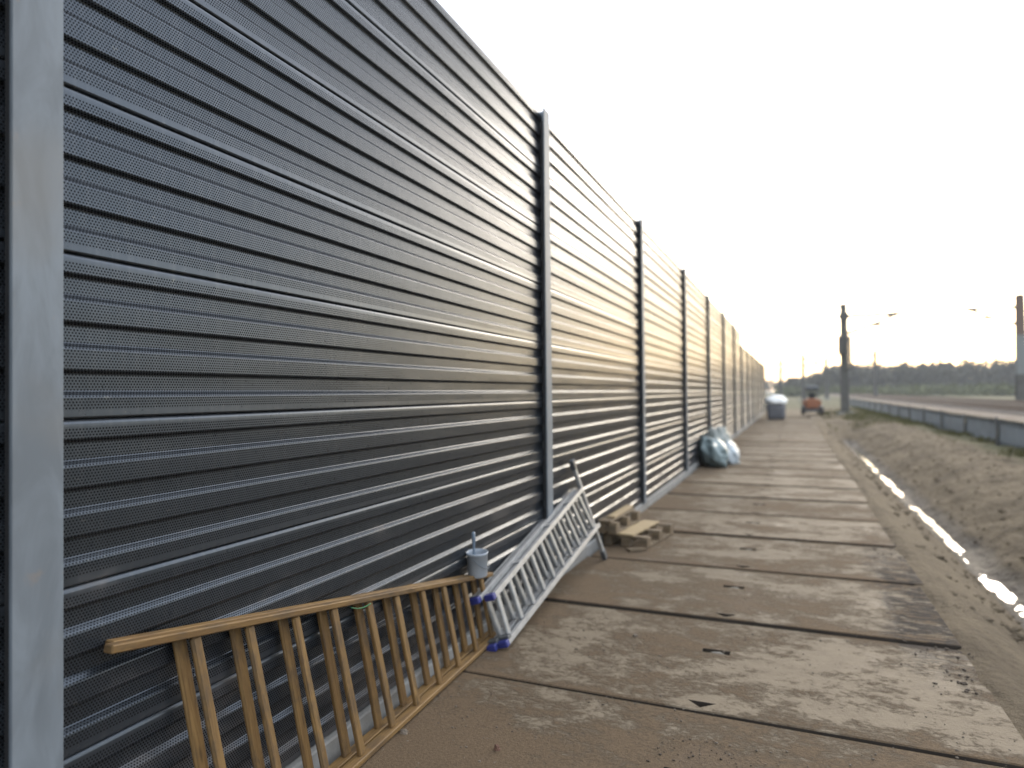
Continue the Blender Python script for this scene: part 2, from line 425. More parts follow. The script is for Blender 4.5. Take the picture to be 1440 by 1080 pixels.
def ground_z(x, y):
    z = prof(x)
    if 1.05 < x < 5.2:                       # the ditch runs out into a ramp of dark soil further on
        k = sstep(36, 41, y+0.5*noise.noise((x, y*0.5, 3)))
        z = z*(1-k) + (-0.03)*k
    if x > 1.06 and x < 40:
        amp = sstep(1.06, 1.5, x)
        far = sstep(2.3, 3.2, x)*(1-sstep(5.4, 6.4, x))
        n1 = noise.fractal((x*1.6, y*0.9, 0.3), 1.0, 2.0, 5)
        z += amp*n1*(0.022+0.050*far)*(1.0 if x < 7 else 0.3)
        if far > 0:
            z += far*0.05*noise.turbulence((x*3.2+y*1.2, y*2.2, 7.7), 3, False)
        if 2.15 < x < 2.8:
            z += 0.040*noise.noise((x*5.0, y*1.1, 9.1))+0.028*noise.noise((x*11.0, y*4.5, 4.1))
    if y > 60: z = z*(1-0.0) 
    return z
def grid_axis(parts):
    out = []
    for a, b, s in parts:
        n = max(1, int(round((b-a)/s)))
        out += [a+(b-a)*i/n for i in range(n)]
    return out+[parts[-1][1]]
gx = grid_axis([(-900, -30, 200), (-30, -3, 9), (-3, -2.1, 0.3), (-2.1, -1.93, 0.085), (-1.93, -1.90, 0.03), (-1.90, 0.96, 0.35), (0.96, 1.0, 0.04), (1.0, 1.07, 0.035), (1.07, 5.7, 0.055),
                (5.7, 7.7, 0.2), (7.7, 20, 1.5), (20, 40, 3), (40, 900, 60)])
gy = grid_axis([(-60, -4, 4), (-4, 6, 0.5), (6, 24, 0.075), (24, 45, 0.15), (45, 80, 1.0), (80, 300, 10), (300, 1800, 150)])
verts = [(x, y, ground_z(x, y)) for y in gy for x in gx]
nx = len(gx)
faces = [(j*nx+i, j*nx+i+1, (j+1)*nx+i+1, (j+1)*nx+i) for j in range(len(gy)-1) for i in range(nx-1)]
me = bpy.data.meshes.new('ground'); me.from_pydata(verts, [], faces)
for p in me.polygons: p.use_smooth = True
tag(link('ground', me, M['soil']), kind='structure')

# shallow water lying in the ditch
bm = bmesh.new()
ys = [6+0.5*i for i in range(64)]
L = [bm.verts.new((2.14, y, -0.955)) for y in ys]; Rr = [bm.verts.new((2.86, y, -0.955)) for y in ys]
for i in range(len(ys)-1): bm.faces.new((L[i], Rr[i], Rr[i+1], L[i+1]))
tag(link('ditch_water', finish(bm, 'ditch_water'), M['water']), kind='structure')

# track bed
bm = bmesh.new()
TB = [(7.75, 0.43), (8.15, 0.55), (19.2, 0.55), (19.6, 0.43)]
rows = []
for y in [-10, 20, 60, 140, 260]:
    rows.append([bm.verts.new((x, y, z)) for x, z in TB])
for a, b in zip(rows, rows[1:]):
    for i in range(3): bm.faces.new((a[i], a[i+1], b[i+1], b[i]))
tag(link('track_bed', finish(bm, 'track_bed'), M['ballast']), kind='structure')

# ------------------------------------------------------------------ road of concrete slabs
SLW, SLL, SLH = 2.94, 1.474, 0.14
def slab_mesh():
    bm = bmesh.new(); bm_box(bm, (-SLW/2, 0, -SLH), (SLW/2, SLL, 0), 0.006)
    me = finish(bm, 'slab')
    o = link('slab_source', me)
    cut = bmesh.new()
    # three-cornered lifting pocket by the front edge, slot with a steel lug in the middle
    tri = [(-0.075, 0.105), (0.075, 0.105), (0.0, 0.035)]
    lo = [cut.verts.new((x, y, -0.05)) for x, y in tri]; hi = [cut.verts.new((x, y, 0.05)) for x, y in tri]
    cut.faces.new(lo); cut.faces.new(hi[::-1])
    for i in range(3): cut.faces.new((lo[i], hi[i], hi[(i+1) % 3], lo[(i+1) % 3]))
    bm_box(cut, (-0.085, 0.835, -0.045), (0.085, 0.90, 0.05))
    c = link('slab_cutter', finish(cut, 'slab_cutter'))
    b = o.modifiers.new('cut', 'BOOLEAN'); b.object = c; b.operation = 'DIFFERENCE'; b.solver = 'EXACT'
    bpy.context.view_layer.update()
    me2 = bpy.data.meshes.new_from_object(o.evaluated_get(bpy.context.evaluated_depsgraph_get()))
    bpy.data.objects.remove(o); bpy.data.objects.remove(c)
    me2.name = 'slab'
    me2.materials.clear(); me2.materials.append(M['slab']); me2.materials.append(M['sidemud_shade'])
    for p in me2.polygons: p.material_index = 0 if p.normal.z > 0.6 and p.center.z > -0.02 else 1  # sides and pockets: wet mud, near-black so joint shade sits in the colour
    return me2
SM = slab_mesh()
bm = bmesh.new()
tube(bm, [(-0.058, 0, -0.03), (-0.05, 0, -0.006), (-0.02, 0, 0.004), (0.02, 0, 0.006), (0.045, 0, -0.004), (0.052, 0, -0.03)], [0.010, 0.013, 0.014, 0.015, 0.013, 0.010], 8)
LUG = finish(bm, 'lifting_lug', True); LUG.materials.append(mat_plain('dusty_lug', (0.20, 0.18, 0.15), 0.7, 0.2))
road = empty('slab_road', (0, 0, 0), None, None, kind='structure')
rs = random.Random(3)
for k in range(-4, 26):
    y = 3.6+1.5*k
    dx = rs.uniform(-0.03, 0.03) if k not in (0, 1, 2) else [0, -.01, .015][k]
    dz = rs.uniform(-0.006, 0.004)
    m = Matrix.Translation((-0.475+dx, y+0.011+rs.uniform(-.004, .004), dz+0.002)) @ Matrix.Rotation(R(rs.uniform(-0.35, 0.35)), 4, 'Z') @ Matrix.Rotation(R(rs.uniform(-0.12, 0.05))-R(0.42), 4, 'X') @ Matrix.Rotation(R(rs.uniform(-0.1, 0.1)), 4, 'Y')
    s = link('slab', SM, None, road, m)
    if k >= -1 and k < 12:
        link('lifting_lug', LUG, None, s, m @ Matrix.Translation((0.006, 0.868, -0.02)))

# sand spilled over the outer edge of the slabs
sx_ = [0.74+0.02*i for i in range(24)]; sy_ = grid_axis([(1.0, 14, 0.03), (14, 40, 0.12)])
vv = []
for y in sy_:
    for x in sx_:
        n_ = 0.022*noise.fractal((x*4.0, y*1.6, 2.0), 1.0, 2.0, 4)+0.007*noise.noise((x*22, y*22, 1.0))
        vv.append((x, y, -0.034+0.040*sstep(0.88, 1.08, x)-0.035*sstep(1.1, 1.2, x)+n_*(1-sstep(1.08, 1.2, x))))
nx_ = len(sx_)
ff = [(j*nx_+i, j*nx_+i+1, (j+1)*nx_+i+1, (j+1)*nx_+i) for j in range(len(sy_)-1) for i in range(nx_-1)]
me = bpy.data.meshes.new('sand_shoulder'); me.from_pydata(vv, [], ff)
for p in me.polygons: p.use_smooth = True
tag(link('sand_shoulder', me, M['soil']), kind='structure')

# ------------------------------------------------------------------ noise barrier
POSTS = [-6.9, -2.85, 1.197, 5.43, 9.43, 13.55, 17.62, 21.72, 25.8, 29.55, 33.6, 37.7, 41.8, 45.9, 50.0, 54.1]
XV, DEP = -2.006, 0.019
def wall_profile():
    """(outward, down) points of one sheet, top to bottom"""
    d = DEP
    pts = [(d-0.013, 0.0), (d-0.007, 0.002), (d-0.0025, 0.0065), (d-0.0003, 0.013), (d, 0.020), (d, 0.057)]
    s = 0.0
    for k in range(3):
        o = 0.1455*k
        pts += [(d-0.002, 0.0605+o), (0.003, 0.0665+o), (0.0, 0.072+o), (0.0, 0.1215+o), (0.0015, 0.1240+o), (d-0.0032, 0.1362+o), (d-0.001, 0.1390+o), (d, 0.1430+o)]
        pts += [(d, 0.17+o), (d, 0.2015+o)] if k < 2 else []
    pts += [(d, 0.470), (d, 0.491), (d-0.003, 0.4955), (d-0.013, 0.498)]
    return pts
WP = wall_profile()
_pm = {}
def panel_mesh(Ln):
    key = round(Ln, 3)
    if key in _pm: return _pm[key]
    bm = bmesh.new(); uvl = bm.loops.layers.uv.new('UVMap')
    back = [(-0.085, 0.498), (-0.085, 0.0)]
    full = WP+back
    rows = [[bm.verts.new((o, y, -z)) for o, z in full] for y in (0.0, Ln)]
    arc = [0.0]
    for a, b in zip(WP, WP[1:]): arc.append(arc[-1]+math.hypot(a[0]-b[0], a[1]-b[1]))
    n = len(full)
    for i in range(n):
        j = (i+1) % n
        f = bm.faces.new((rows[0][i], rows[0][j], rows[1][j], rows[1][i]))
        f.smooth = False
        f.material_index = 0 if i < len(WP)-1 else 1
        for lp in f.loops:
            v = lp.vert; idx = rows[0].index(v) if v in rows[0] else rows[1].index(v)
            lp[uvl].uv = (v.co.y, arc[idx] if idx < len(arc) else 0.0)
    for rw in rows:
        f = bm.faces.new(rw); f.material_index = 1
    me = finish(bm, 'panel'); me.materials.append(M['panel']); me.materials.append(M['edge'])
    _pm[key] = me
    return me
barrier = empty('noise_barrier', (-2.0, 0, 0), 'long dark grey corrugated noise barrier with perforated panels and steel posts', 'noise barrier')
rw = random.Random(5)
for i in range(len(POSTS)-1):
    ya, yb = POSTS[i], POSTS[i+1]
    n = 8 if ya < 28 else 7
    if ya < -5: continue
    base = 0.103 
    for k in range(n):
        me = panel_mesh(yb-ya-0.024)
        m = Matrix.Translation((XV+rw.uniform(-0.0015, 0.0015), ya+0.012, base+0.5*(k+1)-0.001)) @ Matrix.Rotation(R(rw.uniform(-0.02, 0.02)), 4, 'X')
        link('panel', me, None, barrier, m)
    # concrete plinth of the bay
    bm = bmesh.new(); bm_box(bm, (-2.09, ya+0.004, -0.12), (-1.962+rw.uniform(-.003, .003), yb-0.004, 0.099), 0.008)
    link('plinth', finish(bm, 'plinth'), M['concrete'], barrier)
def post_mesh(h):
    bm = bmesh.new()
    W, T, Dp = 0.140, 0.012, 0.17
    # H-section, web along x, front flange towards the path
    sec = [(0, -W/2), (0, W/2), (-T, W/2), (-T, 0.005), (-Dp+T, 0.005), (-Dp+T, W/2), (-Dp, W/2), (-Dp, -W/2), (-Dp+T, -W/2), (-Dp+T, -0.005), (-T, -0.005), (-T, -W/2)]
    lo = [bm.verts.new((x, y, 0)) for x, y in sec]; hi = [bm.verts.new((x, y, h)) for x, y in sec]
    n = len(sec)
    for i in range(n): bm.faces.new((lo[i], lo[(i+1) % n], hi[(i+1) % n], hi[i]))
    bm.faces.new(hi); bm.faces.new(lo[::-1])
    es = [e for e in bm.edges if abs(e.verts[0].co.z-e.verts[1].co.z) > 1 and abs(e.verts[0].co.y) > 0.05]
    bmesh.ops.bevel(bm, geom=es, offset=0.0022, segments=2, affect='EDGES')
    me = finish(bm, 'post'); me.materials.append(M['galv']); return me
PM8, PM7 = post_mesh(4.03), post_mesh(3.5)
bm = bmesh.new(); bm_box(bm, (-0.012, -0.020, 0.0), (0.012, 0.020, 3.9)); GK = finish(bm, 'gasket'); GK.materials.append(M['gasket'])
for i, y in enumerate(POSTS):
    if y < -5: continue
    me = PM8 if y < 29 else PM7
    p = link('post', me, None, barrier, Matrix.Translation((-1.942, y, 0.095)))
    if y < 29:
        for s in (-1, 1):
            link('gasket', GK, None, p, Matrix.Translation((-1.968, y+s*0.045, 0.12)))
# ------------------------------------------------------------------ wooden ladder, folded, on its side against the barrier
wl_ = empty('wooden_ladder', (-1.86, 2.8, 0), 'folded honey coloured wooden ladder on its side against the barrier', 'ladder')
def w_low(y, b): return Vector((-1.825-0.0382*(y-2.48)-b*0.062, y, 0.022))
def w_up(y, b): return Vector((-1.922-0.0036*(y-1.39)-b*0.044, y, 0.905-0.1725*(y-1.39)))
for b in (0, 1):
    y0 = 1.385 if b == 0 else 1.42
    up_n = (w_up(4.15, b)-w_up(1.39, b)).normalized()
    beam('rail', w_low(1.30, b), w_low(4.20, b), 0.052, 0.028, M['pine'], wl_, bevel=0.004)
    beam('rail', w_up(y0, b), w_up(4.17, b), 0.040, 0.027, M['pine'], wl_, bevel=0.004)
tops = [1.704, 1.953, 2.21, 2.458, 2.728, 2.973, 3.238, 3.488, 3.746, 4.005]
for i, yt in enumerate(tops):
    for b in (0, 1):
        yy = yt-0.030*b
        t = w_up(yy, b)-Vector((0, 0, 0.014)); q = w_low(yy+0.072, b)+Vector((0, 0, 0.015))
        m, L_ = frame(q, t, (1, 0, 0.12))
        bm = bmesh.new(); wd = (0.042, 0.050)[b]
        bm_box(bm, (0, -wd/2, -0.011), (L_, wd/2, 0.011), 0.0075 if i < 3 else 0.004)
        link('rung', finish(bm, 'rung'), M['pine'], wl_, m)
pts = [w_up(2.56+0.012*j, 0)+Vector((0.024, 0, -0.022-0.012*math.sin(j/13*math.pi))) for j in range(14)]
pipe('string_tie', pts, 0.003, M['green'], wl_, 6)

# ------------------------------------------------------------------ aluminium ladder
al = empty('aluminium_ladder', (-1.78, 5.0, 0), 'silver aluminium ladder with blue end caps and a stabiliser bar, lying on its side', 'ladder')
A0, A1 = Vector((-1.757, 3.99, 0.040)), Vector((-1.80, 6.36, 0.36))
B0, B1 = Vector((-1.848, 3.985, 0.335)), Vector((-1.90, 6.14, 0.735))
axis = (A1-A0).normalized(); wdt = (B0-A0).normalized(); nrm = axis.cross(wdt).normalized()
if nrm.x > 0: nrm = -nrm                     # towards the barrier
def alu_rail(p, q, w=0.070, t=0.036, lip=True):
    m, L_ = frame(p, q, wdt)
    bm = bmesh.new()
    # channel section: web with two rolled lips
    bm_box(bm, (0, -w/2, -t/2), (L_, w/2, -t/2+0.004), 0.001)
    for s in (-1, 1):
        bm_box(bm, (0, s*(w/2-0.004)-0.004, -t/2+0.0045), (L_, s*(w/2-0.004)+0.004, t/2), 0.0015)
    bm_box(bm, (0.002, -0.008, -t/2+0.0045), (L_-0.002, 0.008, t/2-0.006), 0.002)
    return link('rail', finish(bm, 'rail'), M['alu'], al, m)
for sct in (0, 1):
    off = nrm*(0.074*sct)
    inn = 0.0 if sct == 0 else 0.0
    ext = 0.02+0.05*sct
    lo0, lo1 = A0+off-axis*(0.0+0.03*sct), A1+off+axis*0.02
    hi0, hi1 = B0+off-axis*(0.0+0.07*sct)+wdt*0.02*sct, B1+off+axis*0.03+wdt*0.012*sct
    alu_rail(lo0, lo1); alu_rail(hi0, hi1)
    n = 10
    for j in range(n):
        t = (j+0.35+0.2*sct)/(n-0.1)
        if t > 0.99: continue
        p = lo0.lerp(lo1, t); q = hi0.lerp(hi1, t)
        beam('rung', p+wdt*0.012, q-wdt*0.012, 0.048, 0.028, M['alu'], al, side=nrm, bevel=0.006)
    for p in (lo0, hi0):
        m, L_ = frame(p-axis*0.034, p+axis*0.012, wdt)
        bm = bmesh.new(); bm_box(bm, (0, -0.037, -0.021), (L_, 0.037, 0.021), 0.006)
        link('end_cap', finish(bm, 'end_cap'), M['blue'], al, m)
    m, L_ = frame(lo0+axis*0.01, lo0+axis*0.06, wdt)
    bm = bmesh.new(); bm_box(bm, (0, -0.036, 0.008), (L_, 0.036, 0.035), 0.004)
    link('bracket', finish(bm, 'bracket'), M['darkmetal'], al, m)
for t in (0.22, 0.55, 0.8):                    # clips that hold the sections together
    p = B0.lerp(B1, t)+nrm*0.02
    m, L_ = frame(p, p+axis*0.07, wdt)
    bm = bmesh.new(); bm_box(bm, (0, -0.045, 0.012), (L_, 0.02, 0.020), 0.002)
    link('clip', finish(bm, 'clip'), M['alu'], al, m)
F, T = Vector((-1.762, 6.50, 0.03)), Vector((-1.945, 6.06, 1.0))
bar = beam('stabiliser_bar', F, T, 0.034, 0.048, M['alu'], al, side=axis, bevel=0.004)
d = (T-F).normalized()
for p, s in ((F, -1), (T, 1)):
    m, L_ = frame(p-d*s*0.07, p+d*s*0.03, axis)
    bm = bmesh.new(); bm_box(bm, (0, -0.024, -0.031), (L_, 0.024, 0.031), 0.006)
    link('bar_foot', finish(bm, 'bar_foot'), M['darkmetal'], bar, m)

# ------------------------------------------------------------------ bucket with a brush
bk = empty('paint_bucket', (-1.945, 3.92, 0.49), 'small pale blue plastic bucket on the end of the wooden ladder', 'bucket')
Mb = Matrix.Translation((-1.918, 3.935, 0.478)) @ Matrix.Rotation(R(3), 4, 'X')
bm = bmesh.new(); lathe(bm, [(0.060, 0), (0.063, 0.003), (0.068, 0.14), (0.071, 0.141), (0.072, 0.154), (0.070, 0.158), (0.067, 0.154), (0.065, 0.136), (0.058, 0.02)], 28)
link('body', finish(bm, 'body', True), M['bucket'], bk, Mb)
pts = [Vector((0.0, 0.072*math.cos(a), 0.128-0.075*math.sin(a))) + Vector((0.03*math.sin(a)+0.045*math.sin(a), 0, 0)) for a in [math.pi*j/14 for j in range(15)]]
bm = bmesh.new(); tube(bm, pts, 0.0022, 6); link('handle', finish(bm, 'handle', True), M['galv'], bk, Mb)
br = empty('paint_brush', (-1.925, 3.88, 0.53), 'brush standing handle up in the small bucket', 'brush')
Mr = Matrix.Translation((-1.925, 3.90, 0.515)) @ Matrix.Rotation(R(-6), 4, 'X') @ Matrix.Rotation(R(-4), 4, 'Y')
bm = bmesh.new(); bm_box(bm, (-0.012, -0.028, 0), (0.012, 0.028, 0.07), 0.003); link('bristles', finish(bm, 'bristles'), M['black'], br, Mr)
bm = bmesh.new(); tube(bm, [(0, 0, 0.07), (0, 0, 0.10), (0, 0, 0.14), (0, 0, 0.2), (0, 0, 0.235), (0, 0, 0.25)], [0.011, 0.011, 0.008, 0.012, 0.013, 0.008], 10); link('handle', finish(bm, 'handle', True), M['brush'], br, Mr)

# ------------------------------------------------------------------ pallets
def pallet(name, label, M0, sx, sy, tops, mats, bx=(0.0, 0.5, 1.0)):
    root = empty(name, M0.translation, label, 'pallet', 'pallets beside the barrier')
    root.matrix_basis = M0.copy()
    for fx in bx:
        x = -sx/2+0.045+fx*(sx-0.09)
        link('skid', box_mesh(0.09, sy, 0.020, 0.002, M['pallet']), None, root, M0 @ Matrix.Translation((x, 0, 0)))
        for fy in (-1, 0, 1):
            link('block', box_mesh(0.09, 0.12, 0.073, 0.003, M['pallet']), None, root, M0 @ Matrix.Translation((x, fy*(sy/2-0.062), 0.0205)))
    for fy in (-1, 0, 1):
        link('cross_board', box_mesh(sx, 0.10, 0.020, 0.002, M['pallet']), None, root, M0 @ Matrix.Translation((0, fy*(sy/2-0.062), 0.094)))
    for x, w, mt, dy, l in tops:
        link('deck_board', box_mesh(w, sy*l, 0.022, 0.002, M[mt]), None, root, M0 @ Matrix.Translation((x, dy, 0.1145)))
    return root
pallet('pallet', 'low broken pallet with one fresh pale board on its deck', Matrix.Translation((-1.63, 7.56, 0.002)) @ Matrix.Rotation(R(-8), 4, 'Z'), 0.50, 0.92,
       [(-0.20, 0.09, 'pallet', 0, 1.0), (0.0, 0.19, 'pale', -0.03, 0.94)], None)
pallet('pallet', 'second pallet stacked against the barrier, half on the low pallet', Matrix.Translation((-1.84, 7.48, 0.141)) @ Matrix.Rotation(R(-5), 4, 'Z'), 0.22, 0.88,
       [(-0.03, 0.15, 'pallet', 0.0, 1.0)], None, (0.0, 1.0))
brd = beam('loose_board', (-1.87, 7.2, 0.290), (-1.84, 8.0, 0.290), 0.09, 0.022, M['pale'], None)
tag(brd, 'single rough board lying on the upper pallet by the barrier', 'board')
brd = beam('loose_board', (-1.62, 6.92, 0.012), (-1.47, 7.05, 0.012), 0.10, 0.022, M['pallet'], None)
tag(brd, 'short wood offcut on the slab in front of the low pallet', 'board')

# ------------------------------------------------------------------ plastic bags
def blob(name, c, r, seed, mat, squash=0.75, parent=None, lump=0.28, rot=0, tilt=0):
    bm = bmesh.new(); bmesh.ops.create_icosphere(bm, subdivisions=4, radius=1.0)
    for v in bm.verts:
        p = v.co.copy()
        d = 1+lump*noise.fractal(p*1.5+Vector((seed, seed*2, 0)), 1.0, 2.0, 4)+0.10*noise.ridged_multi_fractal(p*2.2+Vector((seed*3, 0, seed)), 1.0, 2.0, 3, 1.0, 2.0)*0.5
        ang = math.atan2(p.y, p.x)
        d -= 0.10*max(0, p.z)*abs(math.sin(ang*3.5+seed+1.5*p.z)) + 0.22*max(0, p.z)**2      # gathered neck with pleats
        d += 0.05*noise.noise(p*5+Vector((0, seed, 0)))
        v.co = Matrix.Rotation(R(tilt), 3, 'Y') @ Vector((p.x*r[0]*d, p.y*r[1]*d, p.z*r[2]*d))
        if v.co.z < -r[2]*squash: v.co.z = -r[2]*squash
    me = finish(bm, name, True)
    zmin = min(v.co.z for v in me.vertices)
    return link(name, me, mat, parent, Matrix.Translation((c[0], c[1], c[2]-zmin)) @ Matrix.Rotation(R(rot), 4, 'Z'))
tag(blob('plastic_bag', (-1.69, 15.55, 0.0), (0.27, 0.55, 0.42), 1.7, M['bagblue'], rot=15, tilt=-32), 'big pale teal plastic bag slumped on the slabs beside the barrier', 'bag', 'plastic bags by the barrier')
tag(blob('plastic_bag', (-1.40, 16.2, 0.0), (0.18, 0.34, 0.34), 4.3, M['bagwhite'], rot=-10, tilt=-25), 'smaller milky white bag on the path side of the teal bag', 'bag', 'plastic bags by the barrier')
tag(blob('tarpaulin', (-1.68, 16.55, 0.0), (0.28, 0.42, 0.50), 8.1, M['baggrey'], squash=0.8), 'crumpled grey tarpaulin heap behind the teal plastic bag', 'tarpaulin')

# far sack with a white cover
sk = empty('covered_sack', (-0.92, 41.6, 0), 'grey bulk sack with a bright white cover at the far end of the slabs', 'sack')
bm = bmesh.new(); bm_box(bm, (-0.5, -0.5, 0), (0.5, 0.5, 0.95), 0.09)
bmesh.ops.subdivide_edges(bm, edges=bm.edges[:], cuts=3, use_grid_fill=True)
for v in bm.verts: v.co += 0.05*Vector((noise.noise(v.co*2.3), noise.noise(v.co*2.3+Vector((5, 0, 0))), 0))
link('body', finish(bm, 'body', True), M['greybag'], sk, Matrix.Translation((-0.92, 41.7, 0)))
bm = bmesh.new(); bmesh.ops.create_icosphere(bm, subdivisions=3, radius=1)
for v in bm.verts:
    p = v.co.copy(); k = 1+0.16*noise.noise(p*1.9)
    v.co = Vector((p.x*0.62*k, p.y*0.60*k, max(p.z, -0.25)*0.40*k))
link('cover', finish(bm, 'cover', True), M['white'], sk, Matrix.Translation((-0.92, 41.7, 1.02)))

# ------------------------------------------------------------------ small orange machine
vh = empty('tracked_dumper', (1.2, 50.3, 0), 'small orange tracked machine with a grey canopy at the end of the road', 'construction machine')
O = Vector((1.2, 50.3, 0))
def vbox(name, a, b, bev, mat, par=vh):
    bm = bmesh.new(); bm_box(bm, a, b, bev); return link(name, finish(bm, name), mat, par, Matrix.Translation(O))
for s in (-1, 1):
    bm = bmesh.new()
    lp = []
    for j in range(24):
        a = 2*math.pi*j/24
        lp.append((math.cos(a)*0.24+(0.62 if math.cos(a) > 0 else -0.62), 0.25+math.sin(a)*0.24))
    l1 = [bm.verts.new((s*0.46, y, z)) for y, z in lp]; l2 = [bm.verts.new((s*0.70, y, z)) for y, z in lp]
    bm.faces.new(l1); bm.faces.new(l2[::-1])
    for j in range(24): bm.faces.new((l1[j], l1[(j+1) % 24], l2[(j+1) % 24], l2[j]))
    link('track', finish(bm, 'track'), M['black'], vh, Matrix.Translation(O))
vbox('chassis', (-0.44, -0.75, 0.2), (0.44, 0.75, 0.42), 0.03, M['darkmetal'])
vbox('engine_hood', (-0.40, -0.85, 0.43), (0.40, -0.1, 1.10), 0.06, M['orange'])
vbox('fender', (-0.70, -0.8, 0.52), (-0.42, 0.8, 0.60), 0.02, M['darkmetal'])
vbox('fender', (0.42, -0.8, 0.52), (0.70, 0.8, 0.60), 0.02, M['darkmetal'])
vbox('seat', (-0.22, 0.0, 0.9), (0.22, 0.3, 1.5), 0.05, M['black'])
vbox('skip', (-0.6, 0.4, 0.45), (0.6, 1.2, 1.0), 0.05, M['orange'])
for sx in (-0.36, 0.36): vbox('canopy_post', (sx-0.03, 0.25, 0.61), (sx+0.03, 0.31, 1.62), 0.008, M['darkmetal'])
vbox('canopy', (-0.42, -0.55, 1.63), (0.42, 0.45, 1.98), 0.1, M['darkmetal'])

# ------------------------------------------------------------------ overhead line masts
def mast(name, x, y, h, w, label, detail=0, mats=None, arm=0):
    zb = ground_z(x, y) if x < 7.75 else 0.5
    root = empty(name, (x, y, zb), label, 'mast', 'overhead line masts')
    segs = mats or [(0, h, 'mast')]
    for a, b, mt in segs:
        bm = bmesh.new()
        wa, wb = w*(1-0.25*a/h), w*(1-0.25*b/h)
        sec = [(-.5, -.5), (.5, -.5), (.5, -.32), (.12, -.32), (.12, .32), (.5, .32), (.5, .5), (-.5, .5), (-.5, .32), (-.12, .32), (-.12, -.32), (-.5, -.32)]
        lo = [bm.verts.new((u*wa, v*wa, a)) for u, v in sec]; hi = [bm.verts.new((u*wb, v*wb, b)) for u, v in sec]
        for i in range(12): bm.faces.new((lo[i], lo[(i+1) % 12], hi[(i+1) % 12], hi[i]))
        bm.faces.new(lo[::-1]); bm.faces.new(hi)
        link('pole', finish(bm, 'pole'), M[mt], root, Matrix.Translation((x, y, zb+0.001)))
    bm = bmesh.new(); bm_box(bm, (-w*1.1, -w*1.1, -0.5), (w*1.1, w*1.1, 0.18), 0.03)
    link('footing', finish(bm, 'footing'), M['concrete'], root, Matrix.Translation((x, y, zb)))
    if arm:
        s = 1 if arm > 0 else -1
        T = lambda dx, z: (x+dx, y, zb+z)
        pipe('cantilever_tube', [T(s*w*0.4, h*0.885), T(arm*0.93, h*0.89)], 0.11, M['darkmetal'], root, 8)
        pipe('cantilever_tube', [T(s*w*0.4, h*0.73), T(arm*0.55, h*0.82), T(arm*0.8, h*0.885)], 0.10, M['darkmetal'], root, 8)
        pipe('steady_arm', [T(arm*0.42, h*0.795), T(arm*1.0, h*0.785)], 0.07, M['darkmetal'], root, 8)
        for z in (0.887, 0.74):
            pipe('insulator', [T(s*0.25, h*z), T(s*0.35, h*(z+0.002)), T(s*0.45, h*(z+0.004)), T(s*0.55, h*(z+0.006))], [0.05, 0.085, 0.085, 0.05], M['insul'], root, 10)
        pipe('wire_clamp', [T(arm*0.80, h*0.86), T(arm*0.80, h*0.91)], 0.045, M['insul'], root, 8)
    return root, zb
mr, zb = mast('tension_mast', 3.33, 51.9, 7.75, 0.52, 'dark tensioning mast with hanging weights beside the ditch end', arm=4.0)
X, Y = 3.33, 51.9
def mbox(name, a, b, bev, mat):
    bm = bmesh.new(); bm_box(bm, a, b, bev); return link(name, finish(bm, name), M[mat], mr, Matrix.Translation((X, Y, zb)))
for j in range(9): mbox('weight', (0.02, -0.52, 3.15+0.26*j), (0.44, -0.24, 3.38+0.26*j), 0.02, 'mast')
mbox('switch_box', (-0.40, -0.50, 4.15), (-0.02, -0.24, 5.5), 0.05, 'mast')
bm = bmesh.new(); lathe(bm, [(0.05, -0.1), (0.30, -0.09), (0.33, -0.03), (0.30, 0.0), (0.33, 0.03), (0.30, 0.09), (0.05, 0.1)], 20)
link('tension_wheel', finish(bm, 'tension_wheel'), M['mast'], mr, Matrix.Translation((X, Y-0.36, zb+6.85)) @ Matrix.Rotation(R(90), 4, 'X'))
pipe('weight_rope', [(X+0.23, Y-0.37, zb+5.4), (X+0.23, Y-0.37, zb+6.85)], 0.02, M['wire'], mr, 6)
pipe('feeder_arm', [(X, Y, zb+7.62), (X-0.95, Y, zb+7.68)], 0.05, M['mastgrey'], mr, 8)
pipe('insulator', [(X-0.9, Y, zb+7.45), (X-0.9, Y, zb+7.8), (X-0.9, Y, zb+8.2), (X-0.9, Y, zb+8.65)], [0.05, 0.09, 0.09, 0.04], M['insul'], mr, 8)
mast('portal_mast', 15.5, 59.7, 8.1, 0.62, 'thick mast with a rust brown upper half at the right edge, beyond the tracks',
     mats=[(0, 2.2, 'mast'), (2.2, 5.1, 'mastgrey'), (5.1, 8.1, 'mastrust')], arm=-3.9)
mast('far_mast', 1.59, 120, 7.8, 0.62, 'thin dark mast behind the orange machine', arm=3.2)
mast('far_mast', -2.1, 134, 7.6, 0.62, 'faint mast just right of the barrier end', arm=3.2)
mast('far_mast', 5.6, 132, 7.5, 0.62, 'faint short mast left of the tensioning mast', arm=-2.6)
mast('far_mast', 12.1, 120, 7.5, 0.62, 'slim dark mast standing alone between the two big masts', arm=-3.0)

# wires strung along the line
def wire(x, z, label, r=0.014, sag=0.25):
    pts = []
    for j in range(61):
        y = -20+j*4.0
        ph = ((y-51.9) % 52)/52
        pts.append((x, y, z-sag*4*ph*(1-ph)))
    o = pipe('overhead_wire', pts, r, M['wire'], None, 5)
    tag(o, label, 'wire', 'wires of the overhead line')
wire(3.05, 8.98, 'upper left of the two overhead wires in the top right sky')
wire(3.85, 9.07, 'upper right of the two overhead wires in the top right sky')
wire(6.25, 8.12, 'overhead wire crossing the right edge above the rusty mast', 0.018, 0.4)

